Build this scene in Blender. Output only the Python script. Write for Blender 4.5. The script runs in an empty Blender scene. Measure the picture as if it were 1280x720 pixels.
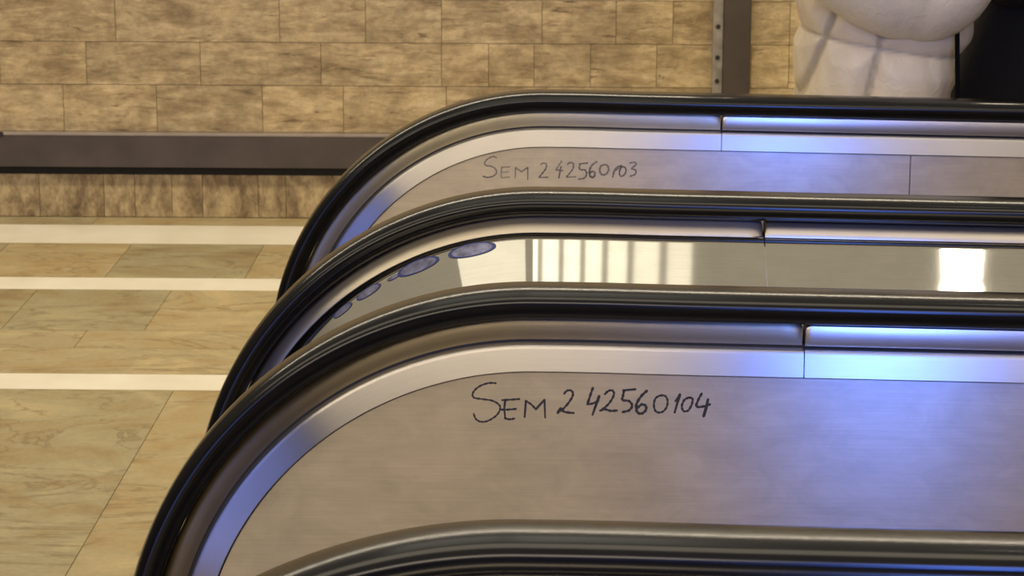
import bpy, bmesh, math, random
from math import sin, cos, pi, radians, sqrt
from mathutils import Matrix, Vector
random.seed(7)
scene = bpy.context.scene
COL = scene.collection

# ------------------------------------------------------------------ helpers
def tag(o, label=None, cat=None, group=None, kind=None):
    if label: o['label'] = label
    if cat: o['category'] = cat
    if group: o['group'] = group
    if kind: o['kind'] = kind
    return o

def empty(name, loc=(0, 0, 0)):
    o = bpy.data.objects.new(name, None)
    o.location = loc
    COL.objects.link(o)
    return o

def mesh_obj(name, verts, faces, mat, parent=None, smooth=False, uvs=None):
    me = bpy.data.meshes.new(name)
    me.from_pydata([tuple(v) for v in verts], [], faces)
    if uvs is not None:
        uvl = me.uv_layers.new(name='UVMap')
        for poly in me.polygons:
            for li, vi in zip(poly.loop_indices, poly.vertices):
                uvl.data[li].uv = uvs[vi]
    bm = bmesh.new(); bm.from_mesh(me)
    bmesh.ops.recalc_face_normals(bm, faces=bm.faces)
    bm.to_mesh(me); bm.free()
    if smooth:
        me.polygons.foreach_set('use_smooth', [True] * len(me.polygons))
    me.materials.append(mat)
    o = bpy.data.objects.new(name, me)
    COL.objects.link(o)
    if parent:
        o.parent = parent
        o.matrix_parent_inverse = Matrix.Translation(parent_world(parent)).inverted()
    return o

def parent_world(p):
    v = Vector(p.location)
    # children keep their vertices in world coordinates; parents' offsets are undone here
    return v if p.type == 'EMPTY' else Vector((0, 0, 0))

def box(verts, faces, x0, x1, y0, y1, z0, z1):
    b = len(verts)
    verts += [(x0, y0, z0), (x1, y0, z0), (x1, y1, z0), (x0, y1, z0),
              (x0, y0, z1), (x1, y0, z1), (x1, y1, z1), (x0, y1, z1)]
    faces += [(b, b+3, b+2, b+1), (b+4, b+5, b+6, b+7), (b, b+1, b+5, b+4),
              (b+1, b+2, b+6, b+5), (b+2, b+3, b+7, b+6), (b+3, b, b+4, b+7)]

def bevel(o, w, seg=2):
    m = o.modifiers.new('bevel', 'BEVEL'); m.width = w; m.segments = seg; m.limit_method = 'ANGLE'
    m.angle_limit = radians(40)
    return o

# ------------------------------------------------------------------ node helpers
def new_mat(name):
    m = bpy.data.materials.new(name); m.use_nodes = True
    nt = m.node_tree
    b = nt.nodes['Principled BSDF']
    return m, nt, b

def mapping(nt, scale, src='Object', loc=(0, 0, 0)):
    tc = nt.nodes.new('ShaderNodeTexCoord')
    mp = nt.nodes.new('ShaderNodeMapping')
    mp.inputs['Scale'].default_value = scale
    mp.inputs['Location'].default_value = loc
    nt.links.new(tc.outputs[src], mp.inputs['Vector'])
    return mp

def noise(nt, vec, scale, detail=4, rough=.55, dist=0.0):
    n = nt.nodes.new('ShaderNodeTexNoise')
    n.inputs['Scale'].default_value = scale
    n.inputs['Detail'].default_value = detail
    n.inputs['Roughness'].default_value = rough
    n.inputs['Distortion'].default_value = dist
    nt.links.new(vec, n.inputs['Vector'])
    return n

def ramp(nt, fac, stops):
    r = nt.nodes.new('ShaderNodeValToRGB')
    els = r.color_ramp.elements
    while len(els) < len(stops): els.new(.5)
    for e, (p, c) in zip(els, stops):
        e.position = p
        e.color = (c[0], c[1], c[2], 1) if not isinstance(c, (int, float)) else (c, c, c, 1)
    nt.links.new(fac, r.inputs['Fac'])
    return r

def mix(nt, fac, a, b, mode='MIX'):
    m = nt.nodes.new('ShaderNodeMix'); m.data_type = 'RGBA'; m.blend_type = mode
    if isinstance(fac, (int, float)): m.inputs[0].default_value = fac
    else: nt.links.new(fac, m.inputs[0])
    for i, v in ((6, a), (7, b)):
        if isinstance(v, tuple): m.inputs[i].default_value = (v[0], v[1], v[2], 1)
        else: nt.links.new(v, m.inputs[i])
    return m.outputs[2]

def math_n(nt, op, a, b=None):
    m = nt.nodes.new('ShaderNodeMath'); m.operation = op
    for i, v in ((0, a), (1, b)):
        if v is None: continue
        if isinstance(v, (int, float)): m.inputs[i].default_value = v
        else: nt.links.new(v, m.inputs[i])
    return m.outputs[0]

def bump(nt, b, h, strength, dist=.002):
    n = nt.nodes.new('ShaderNodeBump')
    n.inputs['Strength'].default_value = strength
    n.inputs['Distance'].default_value = dist
    nt.links.new(h, n.inputs['Height'])
    nt.links.new(n.outputs['Normal'], b.inputs['Normal'])

def steel(name, col, rough, aniso, streak=.06, metallic=1.0, cloud=.10):
    m, nt, b = new_mat(name)
    b.inputs['Metallic'].default_value = metallic
    mp = mapping(nt, (1.5, 60, 1), 'UV')
    n1 = noise(nt, mp.outputs[0], 6, 3)
    mp2 = mapping(nt, (9, 1, 16))
    n2 = noise(nt, mp2.outputs[0], 1.6, 6, .65, .6)
    c1 = ramp(nt, n1.outputs[0], [(.3, tuple(c * (1 - streak) for c in col)), (.7, tuple(min(1, c * (1 + streak)) for c in col))])
    c2 = ramp(nt, n2.outputs[0], [(.25, 1 - cloud * 2), (.65, 1.0)])
    nt.links.new(mix(nt, 1.0, c1.outputs[0], c2.outputs[0], 'MULTIPLY'), b.inputs['Base Color'])
    b.inputs['Roughness'].default_value = rough
    b.inputs['Anisotropic'].default_value = aniso
    b.inputs['Anisotropic Rotation'].default_value = .25
    t = nt.nodes.new('ShaderNodeTangent'); t.direction_type = 'UV_MAP'; t.uv_map = 'UVMap'
    nt.links.new(t.outputs[0], b.inputs['Tangent'])
    return m

def simple(name, col, rough=.5, metallic=0.0, spec=.5, n_scale=30, amt=.1, bmp=0):
    m, nt, b = new_mat(name)
    mp = mapping(nt, (1, 1, 1))
    n = noise(nt, mp.outputs[0], n_scale, 5)
    r = ramp(nt, n.outputs[0], [(.3, tuple(c * (1 - amt) for c in col)), (.7, tuple(min(1, c * (1 + amt)) for c in col))])
    nt.links.new(r.outputs[0], b.inputs['Base Color'])
    b.inputs['Roughness'].default_value = rough
    b.inputs['Metallic'].default_value = metallic
    b.inputs['Specular IOR Level'].default_value = spec
    if bmp: bump(nt, b, n.outputs[0], bmp)
    return m

# ------------------------------------------------------------------ materials
M = {}
M['panel'] = steel('brushed steel panel', (.70, .63, .54), .30, .97, .05, 1.0, .10)
M['trim'] = steel('satin steel trim', (.43, .41, .39), .28, .93, .03, 1.0, .03)
M['guide'] = steel('dull steel guide', (.50, .45, .33), .36, .9, .04, 1.0, .04)
M['guide_brown'] = steel('brownish steel guide', (.30, .255, .175), .36, .9, .04, 1.0, .04)
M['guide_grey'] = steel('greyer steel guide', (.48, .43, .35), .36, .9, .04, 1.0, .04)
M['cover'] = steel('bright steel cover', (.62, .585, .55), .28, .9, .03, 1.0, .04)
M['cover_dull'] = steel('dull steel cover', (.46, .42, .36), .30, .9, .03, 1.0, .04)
M['deck'] = steel('polished steel deck', (.66, .62, .53), .045, .3, .03, 1.0, .05)
M['groove'] = simple('dark groove', (.010, .009, .007), .6)
M['plate'] = simple('ribbed aluminium landing plate', (.32, .31, .30), .45, .9)
M['ink'] = simple('black marker ink', (.030, .026, .026), .6, n_scale=180, amt=.5)
def faint():
    m, nt, b = new_mat('faded grey marker')
    mp = mapping(nt, (1, 1, 1)); n = noise(nt, mp.outputs[0], 30, 3)
    r = ramp(nt, n.outputs[0], [(.35, (.10, .09, .085)), (.65, (.27, .24, .22))])
    nt.links.new(r.outputs[0], b.inputs['Base Color']); b.inputs['Roughness'].default_value = .6
    return m
M['faint'] = faint()
M['blue_ring'] = simple('dark blue mark rim', (.035, .045, .16), .3)
M['blue_fill'] = simple('grey blue mark fill', (.19, .19, .27), .25, .4, n_scale=70, amt=.6)

def rubber():
    m, nt, b = new_mat('glossy black handrail rubber')
    mp = mapping(nt, (1, 1, 1)); n = noise(nt, mp.outputs[0], 25, 4)
    r = ramp(nt, n.outputs[0], [(.3, (.0035, .0035, .004)), (.7, (.006, .0055, .005))])
    nt.links.new(r.outputs[0], b.inputs['Base Color'])
    b.inputs['Roughness'].default_value = .19
    b.inputs['Specular IOR Level'].default_value = .33
    return m
M['rubber'] = rubber()

def stone(name, kind):
    m, nt, b = new_mat(name)
    vc = nt.nodes.new('ShaderNodeVertexColor'); vc.layer_name = 'Seed'
    tc = nt.nodes.new('ShaderNodeTexCoord')
    off = nt.nodes.new('ShaderNodeVectorMath'); off.operation = 'MULTIPLY_ADD'
    nt.links.new(vc.outputs[0], off.inputs[0]); off.inputs[1].default_value = (9, 9, 9)
    nt.links.new(tc.outputs['Object'], off.inputs[2])
    def mp(sc):
        n = nt.nodes.new('ShaderNodeMapping'); n.inputs['Scale'].default_value = sc
        nt.links.new(off.outputs[0], n.inputs['Vector']); return n.outputs[0]
    sep = nt.nodes.new('ShaderNodeSeparateColor'); nt.links.new(vc.outputs[0], sep.inputs[0])
    if kind == 'wall':
        n1 = noise(nt, mp((2.6, 1, 12)), 2.2, 10, .74, .5)
        base = ramp(nt, n1.outputs[0], [(.28, (.24, .17, .085)), (.42, (.40, .30, .16)), (.55, (.56, .44, .25)), (.75, (.72, .60, .38))])
        n2 = noise(nt, mp((3.6, 1, 24)), 2.4, 8, .70, .7)
        dark = ramp(nt, n2.outputs[0], [(.31, .95), (.43, 0.0)])
        c = mix(nt, dark.outputs[0], base.outputs[0], (.14, .088, .04))
        n3 = noise(nt, mp((7, 1, 9)), 3.0, 9, .75)
        fine = ramp(nt, n3.outputs[0], [(.30, .58), (.62, 1.12)])
        c = mix(nt, .9, c, fine.outputs[0], 'MULTIPLY')
        tint = ramp(nt, sep.outputs[0], [(0, (.88, .87, .86)), (.5, (.98, .98, .98)), (1, (1.1, 1.08, 1.03))])
        c = mix(nt, 1.0, c, tint.outputs[0], 'MULTIPLY')
        mg = mapping(nt, (1.3, 1, 2.2)); ng = noise(nt, mg.outputs[0], 2.0, 8, .7, .8)
        big = ramp(nt, ng.outputs[0], [(.32, (.60, .56, .50)), (.5, (.95, .93, .90)), (.7, (1.12, 1.10, 1.06))])
        c = mix(nt, 1.0, c, big.outputs[0], 'MULTIPLY')
        mh = mapping(nt, (5, 1, 8)); nh = noise(nt, mh.outputs[0], 3.0, 10, .75, .5)
        spots = ramp(nt, nh.outputs[0], [(.30, 1.0), (.36, 0.0)])
        c = mix(nt, spots.outputs[0], c, (.09, .058, .03))
        b.inputs['Roughness'].default_value = .42
        bump(nt, b, n2.outputs[0], .25, .003)
    elif kind == 'base':
        n1 = noise(nt, mp((9, 1, 4.5)), 1.8, 10, .74, .25)
        base = ramp(nt, n1.outputs[0], [(.30, (.10, .068, .034)), (.43, (.27, .19, .095)), (.56, (.50, .38, .20)), (.75, (.66, .53, .31))])
        n3 = noise(nt, mp((20, 1, 14)), 2.0, 8, .7)
        fine = ramp(nt, n3.outputs[0], [(.28, .5), (.6, 1.05)])
        c = mix(nt, .8, base.outputs[0], fine.outputs[0], 'MULTIPLY')
        b.inputs['Roughness'].default_value = .5
        bump(nt, b, n1.outputs[0], .3, .004)
    elif kind == 'floor':
        n1 = noise(nt, mp((1.8, 2.6, 1)), 1.5, 9, .62, 1.6)
        base = ramp(nt, n1.outputs[0], [(.30, (.27, .195, .10)), (.43, (.35, .275, .145)), (.53, (.365, .315, .19)), (.70, (.48, .39, .215))])
        n2 = noise(nt, mp((1.0, 2.2, 1)), 1.3, 7, .6, 2.2)
        vein = ramp(nt, n2.outputs[0], [(.480, 0.0), (.497, .75), (.514, 0.0)])
        c = mix(nt, vein.outputs[0], base.outputs[0], (.20, .15, .08))
        n3 = noise(nt, mp((30, 30, 1)), 2.4, 8, .7)
        fine = ramp(nt, n3.outputs[0], [(.3, .84), (.7, 1.08)])
        c = mix(nt, .9, c, fine.outputs[0], 'MULTIPLY')
        tint = ramp(nt, sep.outputs[0], [(0, (.82, .86, .84)), (.5, (.98, .98, .95)), (1, (1.12, 1.06, .95))])
        c = mix(nt, 1.0, c, tint.outputs[0], 'MULTIPLY')
        b.inputs['Roughness'].default_value = .38
        bump(nt, b, n3.outputs[0], .06, .002)
    else:
        n1 = noise(nt, mp((2, 2, 1)), 3, 6)
        base = ramp(nt, n1.outputs[0], [(.3, (.70, .65, .52)), (.7, (.80, .76, .64))])
        c = base.outputs[0]
        b.inputs['Roughness'].default_value = .35
    nt.links.new(c, b.inputs['Base Color'])
    return m
M['wall'] = stone('travertine wall blocks', 'wall')
M['base'] = stone('stained travertine plinth', 'base')
M['floor'] = stone('sandstone floor tiles', 'floor')
M['white'] = stone('white marble floor strip', 'white')
M['mortar'] = simple('dark mortar', (.17, .125, .07), .9)
M['bronze'] = simple('dark bronze sheet', (.088, .070, .059), .42, .35, n_scale=9, amt=.16)
M['bronze_edge'] = simple('paler bronze edge', (.34, .29, .25), .4, .4, n_scale=20)
M['post_edge'] = simple('pale galvanised edge', (.30, .27, .235), .5, .3, n_scale=25, amt=.3)
M['rivet'] = simple('dark screw head', (.02, .015, .012), .5)
M['black'] = simple('black void', (.006, .005, .004), .8)

# ------------------------------------------------------------------ stone surfaces as real blocks
def seeded(name, rects, mats, place, kind='structure', parent=None):
    """rects: (a0,a1,b0,b1,mat_index); place(a,b) -> point; thin joints of 2 mm remain between"""
    verts, faces, seeds, mi = [], [], [], []
    g = .0009
    for (a0, a1, b0, b1, k) in rects:
        bi = len(verts)
        s = (random.random(), random.random(), random.random(), 1)
        for (a, b, d) in ((a0+g, b0+g, 0), (a1-g, b0+g, 0), (a1-g, b1-g, 0), (a0+g, b1-g, 0),
                          (a0+g, b0+g, 1), (a1-g, b0+g, 1), (a1-g, b1-g, 1), (a0+g, b1-g, 1)):
            verts.append(place(a, b, d))
        for f in ((0, 1, 2, 3), (0, 4, 5, 1), (1, 5, 6, 2), (2, 6, 7, 3), (3, 7, 4, 0)):
            faces.append(tuple(bi + q for q in f)); seeds.append(s); mi.append(k)
    me = bpy.data.meshes.new(name)
    me.from_pydata(verts, [], faces)
    ca = me.color_attributes.new('Seed', 'FLOAT_COLOR', 'CORNER')
    for p in me.polygons:
        p.material_index = mi[p.index]
        for li in p.loop_indices: ca.data[li].color = seeds[p.index]
    for m in mats: me.materials.append(m)
    o = bpy.data.objects.new(name, me); COL.objects.link(o)
    return o

WY = 7.718
rects = []
# base course (z 0 .. 0.142)
x = -3.2
for w in [.42, .36, .5, .23, .21, .10, .12, .10, .18, .09, .24, .16, .20, .38, .47, .52, .36, .44, .5, .4, .5]:
    rects.append((x, x + w, .001, .142, 1)); x += w
rects.append((-3.2, 4.2, .142, .281, 1))
course_joints = {
    0: [-3.2, -2.7, -2.25, -1.92, -1.60, -1.30, -.96, -.70, -.37, -.05, .22, .475, .75, 1.05, 1.4, 1.75, 2.1, 2.6, 3.2, 4.2],
    1: [-3.2, -2.75, -2.4, -2.1, -1.80, -1.522, -1.156, -.77, -.385, -.235, -.09, .09, .30, .60, .72, .98, 1.3, 1.6, 2.1, 2.7, 3.3, 4.2],
    2: [-3.2, -2.6, -2.2, -1.88, -1.424, -.90, -.626, -.384, -.065, .17, .35, .72, 1.05, 1.3, 1.7, 2.2, 2.8, 3.5, 4.2]}
z = .281
for k, z1 in enumerate((.433, .571, .709)):
    J = course_joints[k]
    for a, b in zip(J[:-1], J[1:]): rects.append((a, b, z, z1, 0))
    z = z1
while z < 3.0:
    z1 = z + .138; x = -3.2 - random.random() * .2
    while x < 4.2:
        w = random.uniform(.26, .46); rects.append((max(x, -3.2), min(x + w, 4.2), z, z1, 0)); x += w
    z = z1
wall = seeded('wall_back', rects, [M['wall'], M['base']], lambda a, b, d: (a, WY + .012 * d, b))
tag(wall, 'wall of brown veined travertine blocks behind the escalators', 'wall', kind='structure')
v, f = [], []
box(v, f, -3.2, 4.2, WY + .004, WY + .2, 0, 3.0)
mort = mesh_obj('mortar', v, f, M['mortar'], wall)

# floor : rows measured along Y
rects = []
def row(y0, y1, joints, k=0):
    for a, b in zip(joints[:-1], joints[1:]): rects.append((a, b, y0, y1, k))
FX0, FX1 = -3.2, 4.2
row(7.59, WY, [FX0, -2.3, -1.50, -.6, .4, 1.6, FX1])
row(7.311, 7.59, [FX0, -2.1, .4, 1.7, FX1], 1)
row(6.842, 7.311, [FX0, -2.9, -2.5, -2.1, -1.70, -1.32, -.913, -.5, -.1, .3, .7, 1.1, 1.5, 1.9, 2.3, 2.8, 3.4, FX1])
row(6.69, 6.842, [FX0, -1.9, .5, 1.8, FX1], 1)
row(6.22, 6.69, [FX0, -2.7, -2.2, -1.86, -1.48, -1.10, -.72, -.3, .1, .5, .9, 1.4, 1.9, 2.5, 3.1, FX1])
row(6.033, 6.22, [FX0, -2.5, -1.25, -.2, .9, 2, FX1])
row(5.783, 6.033, [FX0, -2.0, -.6, .6, 1.8, FX1])
row(5.638, 5.783, [FX0, -1.7, .2, 1.4, FX1], 1)
row(4.15, 5.638, [FX0, -2.35, -1.64, -.93, -.22, .5, 1.2, 1.9, 2.7, FX1])
row(2.7, 4.15, [FX0, -2.1, -1.3, -.6, .1, .8, 1.5, 2.3, FX1])
row(1.2, 2.7, [FX0, -2.4, -1.6, -.9, -.2, .5, 1.2, 2.0, 3.0, FX1])
row(-.3, 1.2, [FX0, -2.1, -1.3, -.6, .1, .8, 1.5, 2.3, FX1])
row(-1.8, -.3, [FX0, -2.4, -1.6, -.9, -.2, .5, 1.2, 2.0, 3.0, FX1])
row(-3.3, -1.8, [FX0, -2.1, -1.3, -.6, .1, .8, 1.5, 2.3, FX1])
flo = seeded('floor', rects, [M['floor'], M['white']], lambda a, b, d: (a, b, -.012 * d))
tag(flo, 'tan sandstone tile floor with white marble strips', 'floor', kind='structure')
v, f = [], []
box(v, f, FX0, FX1, -3.3, WY + .2, -.15, -.004)
mesh_obj('screed', v, f, M['mortar'], flo)

# wall metal band and vertical post
BX0 = -1.798
tr = empty('trim_1', (-.7, WY, .166)); tag(tr, 'dark bronze horizontal band along foot of the travertine wall', 'wall trim', kind='structure')
v, f = [], []
box(v, f, -3.2, .4745, WY - .035, WY - .001, .170, .273)
bevel(mesh_obj('band', v, f, M['bronze'], tr), .002)
v, f = [], []
box(v, f, -3.2, .4745, WY - .037, WY - .001, .273, .281)
bevel(mesh_obj('band_edge', v, f, M['bronze_edge'], tr), .0015)  # top lip of the band in a paler tone
v, f = [], []
box(v, f, -3.2, .4745, WY - .006, WY - .001, .142, .171)
mesh_obj('shadow_strip', v, f, M['black'], tr)  # black strip; the shade under the band is put into its colour

def disc(verts, faces, c, r, ny=-1, n=14, d=.004):
    b = len(verts)
    for k in range(n):
        a = 2 * pi * k / n
        verts.append((c[0] + r * cos(a), c[1], c[2] + r * sin(a)))
    for k in range(n):
        a = 2 * pi * k / n
        verts.append((c[0] + r * .8 * cos(a), c[1] - d, c[2] + r * .8 * sin(a)))
    faces.append(tuple(range(b + n, b + 2 * n)))
    for k in range(n): faces.append((b + k, b + (k + 1) % n, b + n + (k + 1) % n, b + n + k))
v, f = [], []
disc(v, f, (BX0, WY - .036, .276), .009)
mesh_obj('screw', v, f, M['rivet'], tr)

po = empty('trim_2', (.53, WY, 0)); tag(po, 'dark brown vertical metal post with pale riveted left edge on the stone wall', 'wall trim', kind='structure')
v, f = [], []
box(v, f, .508, .594, WY - .05, WY - .001, 0, 3.0)
bevel(mesh_obj('post_face', v, f, M['bronze'], po), .004)
v, f = [], []
box(v, f, .475, .5075, WY - .036, WY - .001, 0, 3.0)
bevel(mesh_obj('post_edge', v, f, M['post_edge'], po), .002)
for zz in (.36, .46, .535, .633, .75, .86):
    v, f = [], []
    disc(v, f, (.491, WY - .037, zz), .0075)
    mesh_obj('rivet', v, f, M['rivet'], po)

# ------------------------------------------------------------------ balustrade path
XA, R1, TOP, TILT = -.032, .5, .930, .016
ZC1 = TOP - R1
R2_ = .30
XEND = 2.6
def make_path():
    pts = []   # (x, z, nx, nz, s)
    xs = [XEND - (XEND - XA) * k / 60 for k in range(60)]
    for q in (.285, .622): pass
    for x in xs: pts.append((x, TOP - TILT * (x - XA) * min(1, (x - XA) / .15 + .0), TILT, 1.0))
    n = 150
    for k in range(n + 1):
        a = pi / 2 + (pi / 2) * k / n
        pts.append((XA + R1 * cos(a), ZC1 + R1 * sin(a), cos(a), sin(a)))
    n = 24
    cx = XA - R1 + R2_
    for k in range(1, n + 1):
        a = pi + radians(80) * k / n
        pts.append((cx + R2_ * cos(a), ZC1 + R2_ * sin(a), cos(a), sin(a)))
    x, z, nx, nz = pts[-1]
    tx, tz = -nz, nx           # heading on to the right, along the last tangent
    for k in range(1, 4): pts.append((x + tx * .04 * k, z + tz * .04 * k, nx, nz))
    out = []; s = 0
    for i, p in enumerate(pts):
        if i: s += math.hypot(p[0] - pts[i-1][0], p[1] - pts[i-1][1])
        out.append(p + (s,))
    return out
PATH = make_path()
S_APEX = min(PATH, key=lambda p: abs(p[0] - XA) + (0 if p[1] > .8 else 9))[4]
S_END = PATH[-1][4]
def at_s(s):
    for i in range(1, len(PATH)):
        if PATH[i][4] >= s:
            a, b = PATH[i-1], PATH[i]
            t = (s - a[4]) / (b[4] - a[4])
            q = [a[j] + (b[j] - a[j]) * t for j in range(4)]
            l = math.hypot(q[2], q[3])
            return (q[0], q[1], q[2] / l, q[3] / l)
    return PATH[-1][:4]
def s_of_x(x): return S_APEX - (x - XA)
S_JOINT = s_of_x(.286)
S_PANEL = s_of_x(.622)

def samples(s0, s1):
    ss = [s0] + [p[4] for p in PATH if s0 + 1e-4 < p[4] < s1 - 1e-4] + [s1]
    return ss

def sweep(name, sec, y, side, mat, parent, s0=0, s1=None, closed=True, vmod=None, extra=(), smooth=True, cap=True):
    """sec: list of (u, v): u outward to the viewed side (side=-1 faces -Y), v inward from the outer path"""
    s1 = S_END if s1 is None else s1
    ss = sorted(set(samples(s0, s1) + list(extra)))
    verts, faces, uvs = [], [], []
    n = len(sec)
    cum = [0]
    for i in range(1, n): cum.append(cum[-1] + math.hypot(sec[i][0]-sec[i-1][0], sec[i][1]-sec[i-1][1]))
    for s in ss:
        x, z, nx, nz = at_s(s)
        for i, (u, v) in enumerate(sec):
            if vmod: u, v = vmod(s, u, v)
            verts.append((x - nx * v, y + side * u, z - nz * v)); uvs.append((s, cum[i]))
    m = n if closed else n - 1
    for k in range(len(ss) - 1):
        for i in range(m):
            j = (i + 1) % n
            faces.append((k*n + i, k*n + j, (k+1)*n + j, (k+1)*n + i))
    if closed and cap:
        faces.append(tuple(range(n))); faces.append(tuple((len(ss)-1)*n + i for i in range(n)))
    o = mesh_obj(name, verts, faces, mat, parent, smooth, uvs)
    if smooth:
        es = o.modifiers.new('split', 'EDGE_SPLIT'); es.split_angle = radians(38)
    return o

def rail_section():
    # C-section, 80 mm wide, 34 mm deep, smoothly domed top rolling into the lips
    pts = []
    n = 44
    for k in range(n + 1):
        a = pi - pi * k / n
        c, q = cos(a), sin(a)
        pts.append((.040 * abs(c) ** .72 * (1 if c > 0 else -1), .0175 * (1 - abs(q) ** .86)))
    right = [(.0396, .0215), (.0385, .0255), (.0365, .0290), (.0335, .0318), (.0290, .034), (.020, .034)]
    left = [(-u, v) for (u, v) in reversed(right)]
    inner = [(.020, .026), (-.020, .026)]
    return left + pts + right + inner
RAIL = rail_section()

def balustrade(parent, y, inner, gmat):
    """one balustrade: y its centre line; inner = direction (+1/-1) of the step side; two-faced"""
    b = empty('balustrade', (XA, y, 0)); b.parent = parent; b.matrix_parent_inverse = Matrix.Translation(parent.location).inverted()
    for side in (-1, 1):
        is_inner = (side == inner)
        g = M[gmat] if is_inner else M['guide_grey']
        def taper(s, u, v):
            d = s - S_JOINT       # distance left of joint
            if d < .030 and v < .055:
                t = 1 - d / .030
                return (u, v + .010 * (1 - sqrt(max(0, 1 - t * t))))
            return (u, v)
        # guide strip under the rubber lip, from the joint round the newel
        sec = [(.0, .0345), (.012, .0345), (.0145, .038), (.0160, .046), (.0158, .055), (.0140, .0625), (.0, .0625)] if is_inner else \
              [(.0, .0345), (.012, .0345), (.0165, .0375), (.0250, .0440), (.0325, .0500), (.0360, .0545), (.0365, .0560), (.0, .0560)]
        sweep('guide_strip', sec, y, side, g, b, s0=S_JOINT + .002, vmod=taper,
              extra=[S_JOINT + .002 + .003 * k for k in range(10)])
        # brighter cover strip right of the joint
        sec = [(.0, .036), (.019, .036), (.0225, .0375), (.0240, .043), (.0235, .058), (.0215, .0615), (.0, .0615)] if is_inner else \
              [(.0, .036), (.016, .036), (.0200, .0375), (.0280, .0430), (.0345, .0500), (.0375, .0545), (.0375, .0558), (.0, .0558)]
        def corner(s, u, v):
            d = S_JOINT - .001 - s
            if d < .006 and v < .05:
                t = 1 - d / .006
                return (u, v + .005 * (1 - sqrt(max(0, 1 - t * t))))
            return (u, v)
        sweep('cover_strip', sec, y, side, M['cover' if is_inner else 'cover_dull'], b, s0=0, s1=S_JOINT - .001, vmod=corner,
              extra=[S_JOINT - .001 - .001 * k for k in range(7)])
        sec = [(.0, .0610), (.0135, .0610), (.0135, .0680), (.0, .0680)] if is_inner else [(.0, .0550), (.0355, .0550), (.0355, .0610), (.0, .0610)]
        sweep('groove', sec, y, side, M['groove'], b)
        if is_inner:
            # trim moulding: ledge, bright bullnose, canted face
            sec = [(.010, .0655), (.0215, .0655), (.0245, .0662), (.0262, .0682), (.0272, .0715), (.0335, .0965), (.0325, .0975), (.010, .0975)]
            sweep('trim_moulding', sec, y, side, M['trim'], b, s0=S_JOINT + .0006)
            sweep('trim_moulding', sec, y, side, M['trim'], b, s0=0, s1=S_JOINT - .0006)
            seam = [(.010, .0965), (.0262, .0965), (.0262, .0992), (.010, .0992)]
            sweep('seam', seam, y, side, M['groove'], b)
            # panels: joint at x = .622
            for (xa, xb) in ((None, .6208), (.6240, XEND)):
                verts = []
                if xa is None:
                    ss = [s for s in samples(s_of_x(xb), S_END)]
                else:
                    ss = [s for s in samples(0, s_of_x(xa))]
                top = []
                for s in ss:
                    px, pz, nx, nz = at_s(s); top.append((px - nx * .0990, pz - nz * .0990))
                if xa is None:
                    ex = top[-1][0]
                    poly = [(xb, .012)] + [(xb, top[0][1])] + top[1:] + [(ex, .012)]
                else:
                    poly = [(xb, .012)] + top + [(xa, .012)]
                n = len(poly)
                vs = [(p[0], y + side * .0285, p[1]) for p in poly] + [(p[0], y + side * .004, p[1]) for p in poly]
                fs = [tuple(range(n)), tuple(range(2*n - 1, n - 1, -1))] + [(i, (i+1) % n, n + (i+1) % n, n + i) for i in range(n)]
                uv = [(p[0], p[1]) for p in poly] * 2
                mesh_obj('side_panel', vs, fs, M['panel'], b, False, uv)
    return b

def deck(parent, ya, yb, name='deck_panel'):
    """stainless decking sheet that joins two outer faces and wraps down the newels; ya<yb"""
    for (s0, s1) in ((0, S_JOINT - .0007), (S_JOINT + .0007, S_END)):
        w = yb - ya
        half = [(0, .0575), (.012, .0660), (.030, .0787), (.060, .0996), (.100, .1268), (.150, .156)] if w > .4 else [(0, .0575), (.012, .0660), (.030, .0787), (.060, .0996)]
        full = half + ([(w / 2, .172)] if w > .4 else []) + [(w - u, v) for u, v in reversed(half)]
        full += [(w, .18), (0, .18)] if w > .4 else [(w, .12), (0, .12)]
        sweep(name, full, ya, 1, M['deck'], parent, s0=s0, s1=s1)
    if w > .4:
        line = [(u, v + .0006) for u, v in full[:-2]][1:-1]
        sec = line + [(u, v + .004) for u, v in reversed(line)]
        sweep('deck_seam', sec, ya, 1, M['trim'], parent, s0=S_JOINT - .0009, s1=S_JOINT + .0009)
    # cladding down to the floor below the sheet's end and along the length
    x, z, nx, nz = at_s(S_END)
    v, f = [], []
    box(v, f, x - .0, XEND, ya + .006, yb - .006, .012, .16)
    mesh_obj('plinth', v, f, M['guide'], parent)

Y1, Y2, Y3, Y4 = 4.3198, 3.3833, 2.7825, 1.9025

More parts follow.
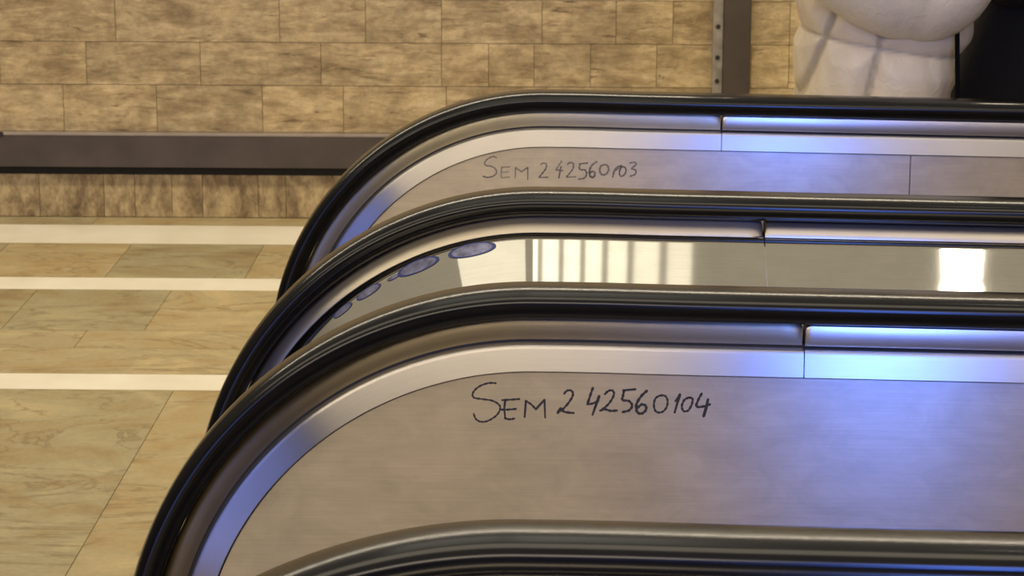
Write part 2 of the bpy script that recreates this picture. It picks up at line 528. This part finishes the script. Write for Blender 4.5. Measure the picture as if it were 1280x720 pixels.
def escalator(y_far, y_near, label, gmat):
    e = empty('escalator', (XA, (y_far + y_near) / 2, 0))
    tag(e, label, 'escalator')
    for y, inner in ((y_far, -1), (y_near, 1)):
        h = sweep('handrail', RAIL, y, -1, M['rubber'], e, s1=S_END)
        balustrade(e, y, inner, gmat)
        # boot the belt runs into
        x, z, nx, nz = at_s(S_END)
        v, f = [], []
        box(v, f, x - .01, x + .10, y - .060, y + .060, .012, z + .075)
        bevel(mesh_obj('handrail_inlet', v, f, M['groove'], e), .01)
    # landing plate with ribs and comb between the balustrades, then the flat steps
    ya, yb = y_near + .0300, y_far - .0300
    v, f = [], []
    box(v, f, -.9, .55, ya, yb, .001, .012)
    n = 40
    for k in range(n):
        yy = ya + (yb - ya) * (k + .5) / n
        box(v, f, -.88, .50, yy - .004, yy + .004, .012, .015)
    mesh_obj('landing_plate', v, f, M['plate'], e)
    v, f = [], []
    for k in range(60):
        yy = ya + .03 + (yb - ya - .06) * (k + .5) / 60
        box(v, f, .55, .70, yy - .002, yy + .002, .001, .014)
    mesh_obj('comb', v, f, M['bronze_edge'], e)
    for q in range(4):
        v, f = [], []
        x0 = .64 + .405 * q
        box(v, f, x0, x0 + .40, ya + .02, yb - .02, -.003, .004)
        for k in range(50):
            yy = ya + .03 + (yb - ya - .06) * k / 50
            box(v, f, x0, x0 + .40, yy, yy + .004, .004, .009)
        mesh_obj('step', v, f, M['plate'], e)
    return e

escB = escalator(Y1, Y2, 'rear steel escalator with faint handwritten SEM 242560103 on its far side panel', 'guide')
escA = escalator(Y3, Y4, 'front steel escalator with bold handwritten SEM 242560104 on its far side panel', 'guide_brown')
deck(escB, Y3 + .0415, Y2 - .0370)          # sheet between the two escalators
deck(escA, Y4 - .30, Y4 - .0370)
deck(escB, Y1 + .0370, Y1 + .20)

# flat cladding that closes the outer flanks below the deck sheets
def flank(parent, y):
    top = []
    for s in samples(0, S_END):
        px, pz, nx, nz = at_s(s); top.append((px - nx * .112, pz - nz * .112))
    poly = [(XEND, .004)] + top + [(top[-1][0], .004)]
    n = len(poly)
    vs = [(p[0], y, p[1]) for p in poly] + [(p[0], y + .01, p[1]) for p in poly]
    fs = [tuple(range(n)), tuple(range(2*n - 1, n - 1, -1))] + [(i, (i+1) % n, n + (i+1) % n, n + i) for i in range(n)]
    mesh_obj('outer_panel', vs, fs, M['panel'], parent, False, [(p[0], p[1]) for p in poly] * 2)
flank(escA, Y4 - .302)
flank(escB, Y1 + .195)

# ------------------------------------------------------------------ handwriting
def catmull(P, n=7):
    if len(P) < 3: return P
    Q = [P[0]] + P + [P[-1]]; out = []
    for i in range(1, len(Q) - 2):
        p0, p1, p2, p3 = Q[i-1], Q[i], Q[i+1], Q[i+2]
        for k in range(n):
            t = k / n
            out.append(tuple(.5 * ((2*p1[j]) + (-p0[j]+p2[j])*t + (2*p0[j]-5*p1[j]+4*p2[j]-p3[j])*t*t + (-p0[j]+3*p1[j]-3*p2[j]+p3[j])*t**3) for j in (0, 1)))
    out.append(P[-1]); return out

def writing(parent, y, strokes, org, uo, unit, wid, mat, label, shear=0.0):
    verts, faces = [], []
    lay = 0
    for st in strokes:
        curve = st[0] == 'c'; k = st[1]; P = st[2]
        pts = catmull(P) if curve else P
        pts = [(org[0] + (a - uo[0]) * unit, org[1] - (b - uo[1]) * unit + (a - uo[0]) * unit * shear) for a, b in pts]
        w = wid * k / 2
        lay += 1
        yy = y - .00025 - .00003 * (lay % 7)
        N = len(pts); L = []; Rr = []
        for i, p in enumerate(pts):
            a = pts[max(0, i-1)]; c = pts[min(N-1, i+1)]
            dx, dz = c[0]-a[0], c[1]-a[1]; l = math.hypot(dx, dz) or 1
            ww = w * (.82 + .18 * sin(i * 1.3 + lay))
            L.append((p[0] - dz/l*ww, yy, p[1] + dx/l*ww)); Rr.append((p[0] + dz/l*ww, yy, p[1] - dx/l*ww))
        b = len(verts); verts += L + Rr
        for i in range(N-1): faces.append((b+i, b+i+1, b+N+i+1, b+N+i))
        for p in (pts[0], pts[-1]):
            b = len(verts)
            verts += [(p[0] + w*.8*cos(2*pi*q/8), yy - .00001, p[1] + w*.8*sin(2*pi*q/8)) for q in range(8)]
            faces.append(tuple(range(b, b+8)))
    o = mesh_obj('handwriting', verts, faces, mat, parent)
    o['label'] = label
    return o

front = [
 ('c', .9, [(158, 76), (125, 75), (85, 88), (55, 110), (42, 135), (52, 152), (90, 158), (140, 166), (172, 185), (180, 208), (165, 238), (135, 262), (105, 275), (78, 274), (58, 260), (48, 235)]),
 ('l', 1., [(205, 160), (200, 210), (205, 255)]), ('c', 1., [(190, 163), (235, 160), (275, 157)]), ('c', 1., [(180, 212), (215, 212), (258, 208)]), ('c', 1., [(203, 256), (225, 262), (250, 258)]),
 ('l', 1., [(302, 250), (308, 165)]), ('c', 1., [(308, 167), (335, 185), (357, 210)]), ('l', 1., [(357, 210), (400, 160)]), ('l', 1., [(400, 160), (404, 252)]),
 ('c', 1.1, [(498, 128), (512, 113), (532, 112), (542, 130), (530, 160), (500, 200), (466, 228)]), ('c', 1.2, [(466, 228), (480, 205), (500, 222), (545, 228)]),
 ('c', 1.2, [(640, 98), (628, 135), (614, 182)]), ('c', 1.1, [(614, 182), (640, 178), (668, 165)]), ('l', 1.2, [(672, 140), (655, 190), (640, 236)]),
 ('c', 1.1, [(700, 130), (718, 113), (738, 112), (745, 130), (730, 165), (705, 195), (678, 215)]), ('c', 1.2, [(678, 215), (700, 208), (730, 216), (760, 214)]),
 ('l', 1.3, [(792, 110), (850, 104)]), ('c', 1.2, [(795, 110), (790, 138), (788, 160), (820, 165), (836, 188), (822, 212), (790, 222)]),
 ('c', 1.3, [(908, 112), (880, 140), (858, 180), (860, 218), (880, 230), (902, 215), (905, 192), (885, 182), (862, 200)]),
 ('c', 1.0, [(975, 135), (952, 150), (944, 185), (955, 218), (982, 222), (1005, 200), (1012, 165), (1000, 138), (975, 135)]),
 ('l', 1.3, [(1072, 130), (1060, 175), (1048, 222)]), ('l', 1., [(1050, 165), (1072, 130)]),
 ('c', 1.1, [(1118, 145), (1095, 158), (1083, 190), (1092, 215), (1115, 212), (1132, 180), (1135, 152), (1118, 145)]),
 ('c', 1.2, [(1180, 125), (1165, 155), (1155, 190), (1185, 192), (1222, 180)]), ('l', 1.3, [(1212, 155), (1203, 200), (1192, 242)]),
]
fo = next(o for o in escA.children if o.name.startswith('balustrade') and abs(o.location.y - Y3) < .01)
ro = next(o for o in escB.children if o.name.startswith('balustrade') and abs(o.location.y - Y1) < .01)
writing(fo, Y3 - .0285, front, (-.103, .8175), (40, 75), .000236, .0030, M['ink'], 'bold black marker writing SEM 242560104', .004)
rear = [
 ('c', 1., [(175, 100), (150, 92), (110, 112), (90, 140), (100, 158), (140, 165), (170, 185), (175, 215), (150, 238), (110, 246), (80, 238)]),
 ('l', .9, [(215, 170), (210, 205), (212, 248)]), ('l', .9, [(212, 172), (272, 168)]), ('l', .9, [(212, 208), (262, 206)]), ('l', .9, [(212, 248), (270, 244)]),
 ('l', .9, [(312, 248), (316, 172)]), ('c', .9, [(316, 174), (340, 190), (358, 205)]), ('c', .9, [(358, 205), (385, 185), (402, 172)]), ('l', .9, [(404, 172), (404, 262)]),
 ('c', 1., [(498, 150), (515, 140), (538, 148), (535, 180), (510, 215), (486, 244)]), ('l', 1., [(486, 246), (550, 244)]),
 ('c', 1., [(650, 125), (630, 155), (608, 190)]), ('l', 1., [(608, 190), (658, 195)]), ('l', 1., [(645, 165), (630, 250)]),
 ('c', 1.1, [(692, 148), (712, 135), (735, 145), (732, 180), (708, 215), (686, 242)]), ('l', 1., [(686, 243), (752, 240)]),
 ('l', 1.2, [(780, 145), (838, 138)]), ('c', 1.1, [(784, 146), (778, 175), (790, 188), (820, 190), (832, 220), (815, 250), (775, 258)]),
 ('c', 1.4, [(905, 128), (870, 155), (852, 200), (862, 240), (885, 240), (892, 210), (872, 200), (854, 215)]),
 ('c', 1.3, [(955, 150), (932, 165), (928, 200), (945, 225), (975, 218), (992, 185), (980, 155), (955, 150)]),
 ('c', 1.2, [(1022, 240), (1035, 190), (1060, 165), (1085, 158)]), ('l', 1.0, [(1030, 200), (1085, 165)]),
 ('c', 1.1, [(1085, 165), (1110, 170), (1118, 195), (1105, 225), (1080, 235), (1070, 205), (1085, 165)]),
 ('c', 1.1, [(1145, 138), (1180, 132), (1190, 150), (1160, 178), (1188, 190), (1185, 220), (1150, 235)]),
]
writing(ro, Y1 - .0285, rear, (-.140, .8135), (80, 95), .000246, .0030, M['faint'], 'faded grey marker writing SEM 242560103', .004)

# ------------------------------------------------------------------ flat blue ovals laid on the newel deck
def mark(s, uc, r, par):
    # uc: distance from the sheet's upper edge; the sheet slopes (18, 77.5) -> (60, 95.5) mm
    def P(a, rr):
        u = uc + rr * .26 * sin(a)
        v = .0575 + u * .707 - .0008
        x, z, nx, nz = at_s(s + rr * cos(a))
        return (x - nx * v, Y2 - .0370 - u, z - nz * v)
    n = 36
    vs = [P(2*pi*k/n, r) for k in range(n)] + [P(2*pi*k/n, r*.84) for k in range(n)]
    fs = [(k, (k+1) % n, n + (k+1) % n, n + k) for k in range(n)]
    mesh_obj('mark_ring', vs, fs, M['blue_ring'], par)
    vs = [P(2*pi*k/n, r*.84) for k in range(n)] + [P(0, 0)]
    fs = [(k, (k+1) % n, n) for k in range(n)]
    mesh_obj('mark_face', vs, fs, M['blue_fill'], par)
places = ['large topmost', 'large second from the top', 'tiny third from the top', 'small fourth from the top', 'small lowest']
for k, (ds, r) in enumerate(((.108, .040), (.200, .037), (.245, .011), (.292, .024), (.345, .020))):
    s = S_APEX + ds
    st = empty('mark', (at_s(s)[0], Y2 - .055, at_s(s)[1] - .07))
    tag(st, places[k] + ' of the dark blue oval marks on the curved steel deck', 'mark', group='oval marks down the newel deck')
    mark(s, .0155, r, st)

# ------------------------------------------------------------------ people
def smooth_skin(name, joints, edges, mat, parent=None, sub=2):
    me = bpy.data.meshes.new(name)
    me.from_pydata([j[0] for j in joints], edges, [])
    o = bpy.data.objects.new(name, me); COL.objects.link(o)
    sk = o.modifiers.new('skin', 'SKIN'); sk.use_smooth_shade = True
    if not me.skin_vertices:
        bpy.context.view_layer.objects.active = o
    for sv, j in zip(me.skin_vertices[0].data, joints):
        r = j[1]; sv.radius = (r, r) if not isinstance(r, tuple) else r
    me.skin_vertices[0].data[0].use_root = True
    ss = o.modifiers.new('sub', 'SUBSURF'); ss.levels = sub; ss.render_levels = sub
    me.materials.append(mat)
    if parent:
        o.parent = parent; o.matrix_parent_inverse = Matrix.Translation(parent_world(parent)).inverted()
    return o

def cloth(name, col, rough, sheen=.3, dark=.7):
    m, nt, b = new_mat(name)
    mp = mapping(nt, (1, 1, 1)); n = noise(nt, mp.outputs[0], 14, 6, .6, .4)
    r = ramp(nt, n.outputs[0], [(.3, tuple(c * dark for c in col)), (.65, col)])
    nt.links.new(r.outputs[0], b.inputs['Base Color'])
    b.inputs['Roughness'].default_value = rough
    n2 = noise(nt, mp.outputs[0], 38, 4, .6, 1.2)
    bump(nt, b, n2.outputs[0], .32, .008)
    return m
M['puffer'] = cloth('cream padded nylon', (.84, .75, .60), .42, dark=.90)
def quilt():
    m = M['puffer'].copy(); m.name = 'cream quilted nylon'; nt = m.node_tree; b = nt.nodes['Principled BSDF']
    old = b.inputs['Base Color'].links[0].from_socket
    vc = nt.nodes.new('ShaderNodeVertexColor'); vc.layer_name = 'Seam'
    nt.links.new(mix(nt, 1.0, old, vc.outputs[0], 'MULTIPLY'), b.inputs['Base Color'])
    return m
M['quilt'] = quilt()
M['seam_cloth'] = cloth('cream seam fabric', (.42, .36, .28), .6)
M['blackcoat'] = cloth('matt black wool', (.004, .004, .004), .9)
M['trouser'] = cloth('dark trousers', (.02, .02, .025), .8)
M['skin'] = simple('skin', (.55, .34, .24), .5)
M['hair'] = simple('brown hair', (.06, .035, .02), .5)
M['strap'] = simple('black strap', (.004, .004, .004), .9, 0, .1)

def loft(name, rings, mat, parent, closed_caps=True):
    verts, faces = [], []
    n = len(rings[0])
    for r in rings: verts += r
    for k in range(len(rings) - 1):
        for i in range(n):
            j = (i + 1) % n
            faces.append((k*n + i, k*n + j, (k+1)*n + j, (k+1)*n + i))
    if closed_caps:
        faces.append(tuple(range(n))); faces.append(tuple((len(rings)-1)*n + i for i in range(n)))
    return mesh_obj(name, verts, faces, mat, parent, True)

def puff(t, p=.45): return abs(sin(pi * t)) ** p

def body(par, x, y, hgt, face, trousers, arm_pts=None):
    """continuous figure; face = unit vector (fx, fy) it looks toward"""
    k = hgt / 1.7
    fx, fy = face; sx, sy = -fy, fx      # sideways
    def P(side, fwd, z): return (x + sx * side * k + fx * fwd * k, y + sy * side * k + fy * fwd * k, z * k)
    J = [(P(0, 0, .93), .135), (P(0, 0, 1.08), .12), (P(0, 0, 1.25), .13), (P(0, 0, 1.40), .10), (P(0, .01, 1.47), .055),
         (P(0, .02, 1.55), .075), (P(0, .03, 1.63), .088), (P(0, .02, 1.69), .055)]
    E = [(0, 1), (1, 2), (2, 3), (3, 4), (4, 5), (5, 6), (6, 7)]
    for sd in (-1, 1):
        b = len(J)
        J += [(P(.09 * sd, 0, .86), .09), (P(.095 * sd, .01, .48), .058), (P(.095 * sd, -.01, .28), .052), (P(.095 * sd, -.02, .085), .038), (P(.10 * sd, .07, .038), .036), (P(.10 * sd, .14, .030), .028)]
        E += [(0, b), (b, b+1), (b+1, b+2), (b+2, b+3), (b+3, b+4), (b+4, b+5)]
    return smooth_skin('body', J, E, trousers, par), P

# --- person in the cream puffer jacket, in profile facing left
PX, PY = .625, 4.80
per = empty('person', (PX, PY, 0))
tag(per, 'person in cream quilted puffer jacket standing behind the rear escalator with one arm bent', 'person')
body(per, PX, PY, 1.66, (-1, 0), M['trouser'])
# jacket trunk
rings = []
NZ, NT = 150, 200
SEAM = []
for a in range(NZ + 1):
    z = .70 + (1.42 - .70) * a / NZ
    t = (z - .70) / .72
    # half sizes: front-back (X) and side-side (Y)
    fr = .152 - .014 * min(1, max(0, (z - .88) / .22)) + .004 * sin(t * 3)     # belly side (towards -X)
    bk = .112 + .040 * min(1, max(0, (z - .87) / .10)) + .006 * sin(t * 5)
    dy = .200 - .02 * t
    if z > 1.28:
        q = (z - 1.28) / .14; sh = sqrt(max(0, 1 - q * q * .75)); fr *= sh; bk *= sh; dy *= sh
    ring = []
    for b_ in range(NT):
        th = 2 * pi * b_ / NT
        cx = cos(th); cy = sin(th)
        rx = bk if cx > 0 else fr
        lx = rx * (abs(cx) ** .8) * (1 if cx > 0 else -1); ly = dy * (abs(cy) ** .8) * (1 if cy > 0 else -1)
        # quilting: slanting channels and upright seams
        zz = z + .16 * lx
        m_ = (zz - .966) / .165
        d1 = abs(m_ - round(m_)) * .165
        ch = min(1, d1 / .045) ** .55
        d2 = min(abs(lx + .030 - .20 * (z - .95)), abs(lx + .128 - .30 * (z - .95)), abs(lx - .20))
        vs = min(1, d2 / .030) ** .5
        am = .020 * min(ch, vs) + .0012 * sin(17 * th + 30 * z) * sin(31 * z + 5 * th)
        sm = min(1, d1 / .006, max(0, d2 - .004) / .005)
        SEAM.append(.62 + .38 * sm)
        nl = math.hypot(lx, ly) or 1
        ring.append((PX + lx + lx / nl * am, PY + ly + ly / nl * am, z))
    rings.append(ring)
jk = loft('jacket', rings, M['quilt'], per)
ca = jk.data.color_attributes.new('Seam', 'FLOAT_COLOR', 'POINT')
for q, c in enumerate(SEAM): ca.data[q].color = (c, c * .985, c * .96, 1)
# sleeve: shoulder -> elbow -> wrist
def sleeve(par, P, rad, mat, chan=.12, amp=.012, name='sleeve'):
    C = []
    n = 14
    Q = [P[0]] + P + [P[-1]]
    for i in range(1, len(Q) - 2):
        p0, p1, p2, p3 = [Vector(q) for q in Q[i-1:i+3]]
        for k in range(n):
            t = k / n
            C.append(.5 * ((2*p1) + (-p0+p2)*t + (2*p0-5*p1+4*p2-p3)*t*t + (-p0+3*p1-3*p2+p3)*t**3))
    C.append(Vector(P[-1]))
    L = 0; rings = []; up = Vector((0, 1, 0)); tot = sum((C[i] - C[i-1]).length for i in range(1, len(C)))
    for i, c in enumerate(C):
        if i: L += (c - C[i-1]).length
        d = (C[min(i+1, len(C)-1)] - C[max(i-1, 0)]).normalized()
        s1 = d.cross(up).normalized(); s2 = s1.cross(d)
        f = i / (len(C) - 1) * (len(rad) - 1); k = min(int(f), len(rad) - 2)
        r = rad[k] + (rad[k+1] - rad[k]) * (f - k)
        r += amp * (puff(L / chan) - .6)
        rings.append([tuple(c + (s1 * cos(2*pi*q/40) + s2 * sin(2*pi*q/40)) * (r * (1 + .03 * sin(3*2*pi*q/40 + L*40)))) for q in range(40)])
    return loft(name, rings, mat, par)
sleeve(per, [(.70, 4.68, 1.36), (.738, 4.635, 1.24), (.708, 4.625, 1.092), (.61, 4.60, 1.095), (.50, 4.57, 1.148), (.40, 4.55, 1.20)],
       [.085, .092, .100, .098, .090, .080, .060], M['puffer'], .17, .012)
sleeve(per, [(.60, 4.96, 1.36), (.62, 5.00, 1.22), (.60, 5.00, 1.10), (.50, 4.97, 1.12), (.40, 4.88, 1.18)],
       [.08, .085, .088, .08, .055], M['puffer'], .17, .012)
def hand(par, c, d, mat):
    """c wrist, d pointing direction; palm and five bent fingers"""
    d = Vector(d).normalized(); up = Vector((0, 0, 1)); s = d.cross(up).normalized(); u = s.cross(d)
    c = Vector(c)
    J = [(c, .026), (c + d * .05, (.036, .018)), (c + d * .085, (.036, .016))]
    smooth_skin('hand', [(tuple(p), r) for p, r in J], [(0, 1), (1, 2)], mat, par, 2)
    for k, (o, l) in enumerate(((-.028, .065), (-.010, .078), (.010, .072), (.027, .058))):
        b = c + d * .08 + u * o
        smooth_skin('finger', [(tuple(b), .010), (tuple(b + d * l * .45 + s * .012), .009), (tuple(b + d * l * .75 + s * .035), .008), (tuple(b + d * l * .85 + s * .055), .007)], [(0, 1), (1, 2), (2, 3)], mat, par, 1)
    b = c + d * .03 - u * .02
    smooth_skin('thumb', [(tuple(b), .013), (tuple(b - u * .03 + d * .03), .011), (tuple(b - u * .04 + d * .06 + s * .01), .009)], [(0, 1), (1, 2)], mat, par, 1)
hand(per, (.40, 4.56, 1.195), (-1, .1, .45), M['skin'])
hand(per, (.40, 4.88, 1.175), (-1, -.2, .4), M['skin'])
def head(par, x, y, z, face, hairmat):
    fx = face
    rings = []
    for a in range(25):
        ph = pi * a / 24
        zz = z + .118 * cos(ph)
        r = sin(ph)
        jaw = 1 - .28 * max(0, -cos(ph)) 
        ring = []
        for q in range(32):
            th = 2 * pi * q / 32
            lx, ly = cos(th), sin(th)
            bx = .098 * r * jaw * lx; by = .078 * r * jaw * ly
            fwd = lx * fx
            if fwd > .93:
                dz = (zz - (z - .012)) / .03
                bx += fx * .020 * math.exp(-dz * dz)                # nose
                dz = (zz - (z - .052)) / .010
                bx += fx * .006 * math.exp(-dz * dz)                # lips
            elif fwd > .75:
                dz = (zz - (z + .012)) / .014
                bx -= fx * .008 * math.exp(-dz * dz)                # eye sockets
            ring.append((x + bx, y + by, zz))
        rings.append(ring)
    loft('head', rings, M['skin'], par)
    rings = []
    for a in range(15):
        ph = pi * .62 * a / 14
        ring = []
        for q in range(32):
            th = 2 * pi * q / 32
            fr = max(0, cos(th) * fx)
            zz = z + .016 + .125 * cos(ph * (1 - .45 * fr))
            r = sin(ph * (1 - .45 * fr))
            ring.append((x + .112 * r * cos(th) - fx * .012, y + .092 * r * sin(th), zz))
        rings.append(ring)
    loft('hair', rings, hairmat, par)
    for sd in (-1, 1):
        smooth_skin('ear', [((x - fx*.005, y + sd * .076, z - .02), .008), ((x - fx*.012, y + sd * .084, z), .012), ((x - fx*.005, y + sd * .080, z + .02), .008)], [(0, 1), (1, 2)], M['skin'], par, 1)
        v = []; 
        smooth_skin('eye', [((x + fx * .082, y + sd * .030, z + .010), .010), ((x + fx * .080, y + sd * .034, z + .010), .009)], [(0, 1)], M['black'], par, 1)
head(per, PX - .02, PY, 1.545, -1, M['hair'])

# shoulder bag: strap comes down over the side of the jacket
bag = empty('bag_strap', (.76, 4.72, .85))
tag(bag, 'thin black bag strap hanging beside the cream puffer jacket', 'strap')
v, f = [], []
pth = [(.735, 4.60, 1.12), (.745, 4.602, 1.0), (.748, 4.60, .93), (.752, 4.60, .86), (.757, 4.60, .70)]
for i, p in enumerate(pth):
    w = .0045
    v += [(p[0] - w, p[1], p[2]), (p[0] + w, p[1], p[2]), (p[0] + w, p[1] + .003, p[2]), (p[0] - w, p[1] + .003, p[2])]
for i in range(len(pth) - 1):
    for q in range(4):
        f.append((4*i + q, 4*i + (q+1) % 4, 4*i + 4 + (q+1) % 4, 4*i + 4 + q))
f += [(0, 1, 2, 3), (16, 17, 18, 19)]
mesh_obj('strap', v, f, M['strap'], bag)

# --- person in black coat at the right edge
BX, BY = 1.12, 5.0
pb = empty('person', (BX, BY, 0))
tag(pb, 'person in plain black coat at the right edge beside the cream puffer jacket', 'person')
body(pb, BX, BY, 1.75, (0, -1), M['trouser'])
rings = []
for a in range(61):
    z = .55 + (1.47 - .55) * a / 60
    half = .350 - .36 * (z - .80)*.92 if z < 1.1 else .245
    half = max(half, .235)
    half = min(half, .37)
    dp = .165
    if z > 1.34:
        q = (z - 1.34) / .13; sh = sqrt(max(0, 1 - q * q * .8)); half *= sh; dp *= sh
    rings.append([(BX + half * cos(2*pi*q/64) * (1 + .012 * sin(q * .9)), BY + dp * sin(2*pi*q/64), z) for q in range(64)])
loft('coat', rings, M['blackcoat'], pb)
for sd in (-1, 1):
    sleeve(pb, [(BX + sd*.19, BY, 1.42), (BX + sd*.235, BY - .01, 1.2), (BX + sd*.215, BY - .06, 1.08), (BX + sd*.14, BY - .20, 1.12), (BX + sd*.06, BY - .25, 1.18)],
           [.07, .07, .065, .06, .05], M['blackcoat'], .3, .004)
    hand(pb, (BX + sd*.06, BY - .25, 1.18), (-sd*.8, -.3, .4), M['skin'])
head(pb, BX, BY, 1.63, -1, M['hair'])

# ------------------------------------------------------------------ lights
def area(name, loc, rot, sx, sy, power, col):
    l = bpy.data.lights.new(name, 'AREA'); l.shape = 'RECTANGLE'; l.size = sx; l.size_y = sy
    l.energy = power; l.color = col
    o = bpy.data.objects.new(name, l); o.location = loc; o.rotation_euler = rot
    COL.objects.link(o); return o
WARM = (1.0, .86, .64)
area('overhead_light', (-.2, 6.3, 2.95), (0, 0, 0), 7.0, .26, 130, WARM)
area('overhead_light', (-1.0, 2.2, 3.0), (0, 0, 0), 5.2, .9, 45, WARM)
area('overhead_light', (-1.6, -1.4, 3.0), (radians(20), 0, 0), 4.2, 1.2, 115, (1.0, .84, .64))  # unseen fill, added wide and soft to give the side panels ambient light
area('overhead_light', (1.75, -1.4, 3.0), (radians(20), 0, 0), 1.0, 1.2, 16, (1.0, .84, .70))  # second unseen fill, added to warm the panels further right
# bluish screen glow behind and to the right of the viewer; a second one further left
area('screen_light', (.86, -.70, 1.9), (radians(90), 0, 0), .34, 1.6, 52, (.10, .23, 1.0))
area('screen_light', (-2.7, -.1, .95), (radians(90), 0, radians(-30)), .9, 1.8, 16, (.22, .32, 1.0))
# ribbed luminous ceiling bays above the escalators
for k in range(7):
    area('overhead_light', (-.08 + .066 * k, 3.7, 2.99), (0, 0, 0), .050, 1.5, .46 - .035 * k, (1.0, .95, .80))
area('overhead_light', (-.58, 3.7, 2.99), (0, 0, 0), .78, 1.5, 3.6, (1.0, .95, .80))
area('overhead_light', (.955, 3.628, 2.98), (0, 0, 0), .085, .05, .36, (1.0, .95, .85))

w = bpy.data.worlds.new('World'); scene.world = w; w.use_nodes = True
wn = w.node_tree; bg = wn.nodes['Background']
tc = wn.nodes.new('ShaderNodeTexCoord'); sp = wn.nodes.new('ShaderNodeSeparateXYZ')
wn.links.new(tc.outputs['Generated'], sp.inputs[0])
wr = ramp(wn, sp.outputs[2], [(0.0, (.06, .05, .04)), (.25, (.12, .10, .075)), (.6, (.42, .37, .29)), (1.0, (.50, .45, .36))])
wn.links.new(wr.outputs[0], bg.inputs[0]); bg.inputs[1].default_value = .9

# ------------------------------------------------------------------ camera
fpx, pt_, ya_, ro_ = 3044.48, .2293, .0205, .0026
F = Vector((-sin(ya_) * cos(pt_), cos(ya_) * cos(pt_), -sin(pt_)))
Rv = Vector((cos(ya_), sin(ya_), 0)); U = Rv.cross(F)
R2 = Rv * cos(ro_) + U * sin(ro_); U2 = -Rv * sin(ro_) + U * cos(ro_)
cd = bpy.data.cameras.new('camera'); cam = bpy.data.objects.new('camera', cd); COL.objects.link(cam)
cam.matrix_world = Matrix(((R2.x, U2.x, -F.x, 0), (R2.y, U2.y, -F.y, 0), (R2.z, U2.z, -F.z, 1.575), (0, 0, 0, 1)))
cd.sensor_width = 36; cd.lens = fpx / 1280 * 36; cd.clip_start = .05
cd.dof.use_dof = True; cd.dof.focus_distance = 3.0; cd.dof.aperture_fstop = 26
scene.camera = cam
scene.view_settings.view_transform = 'Standard'
scene.view_settings.look = 'None'
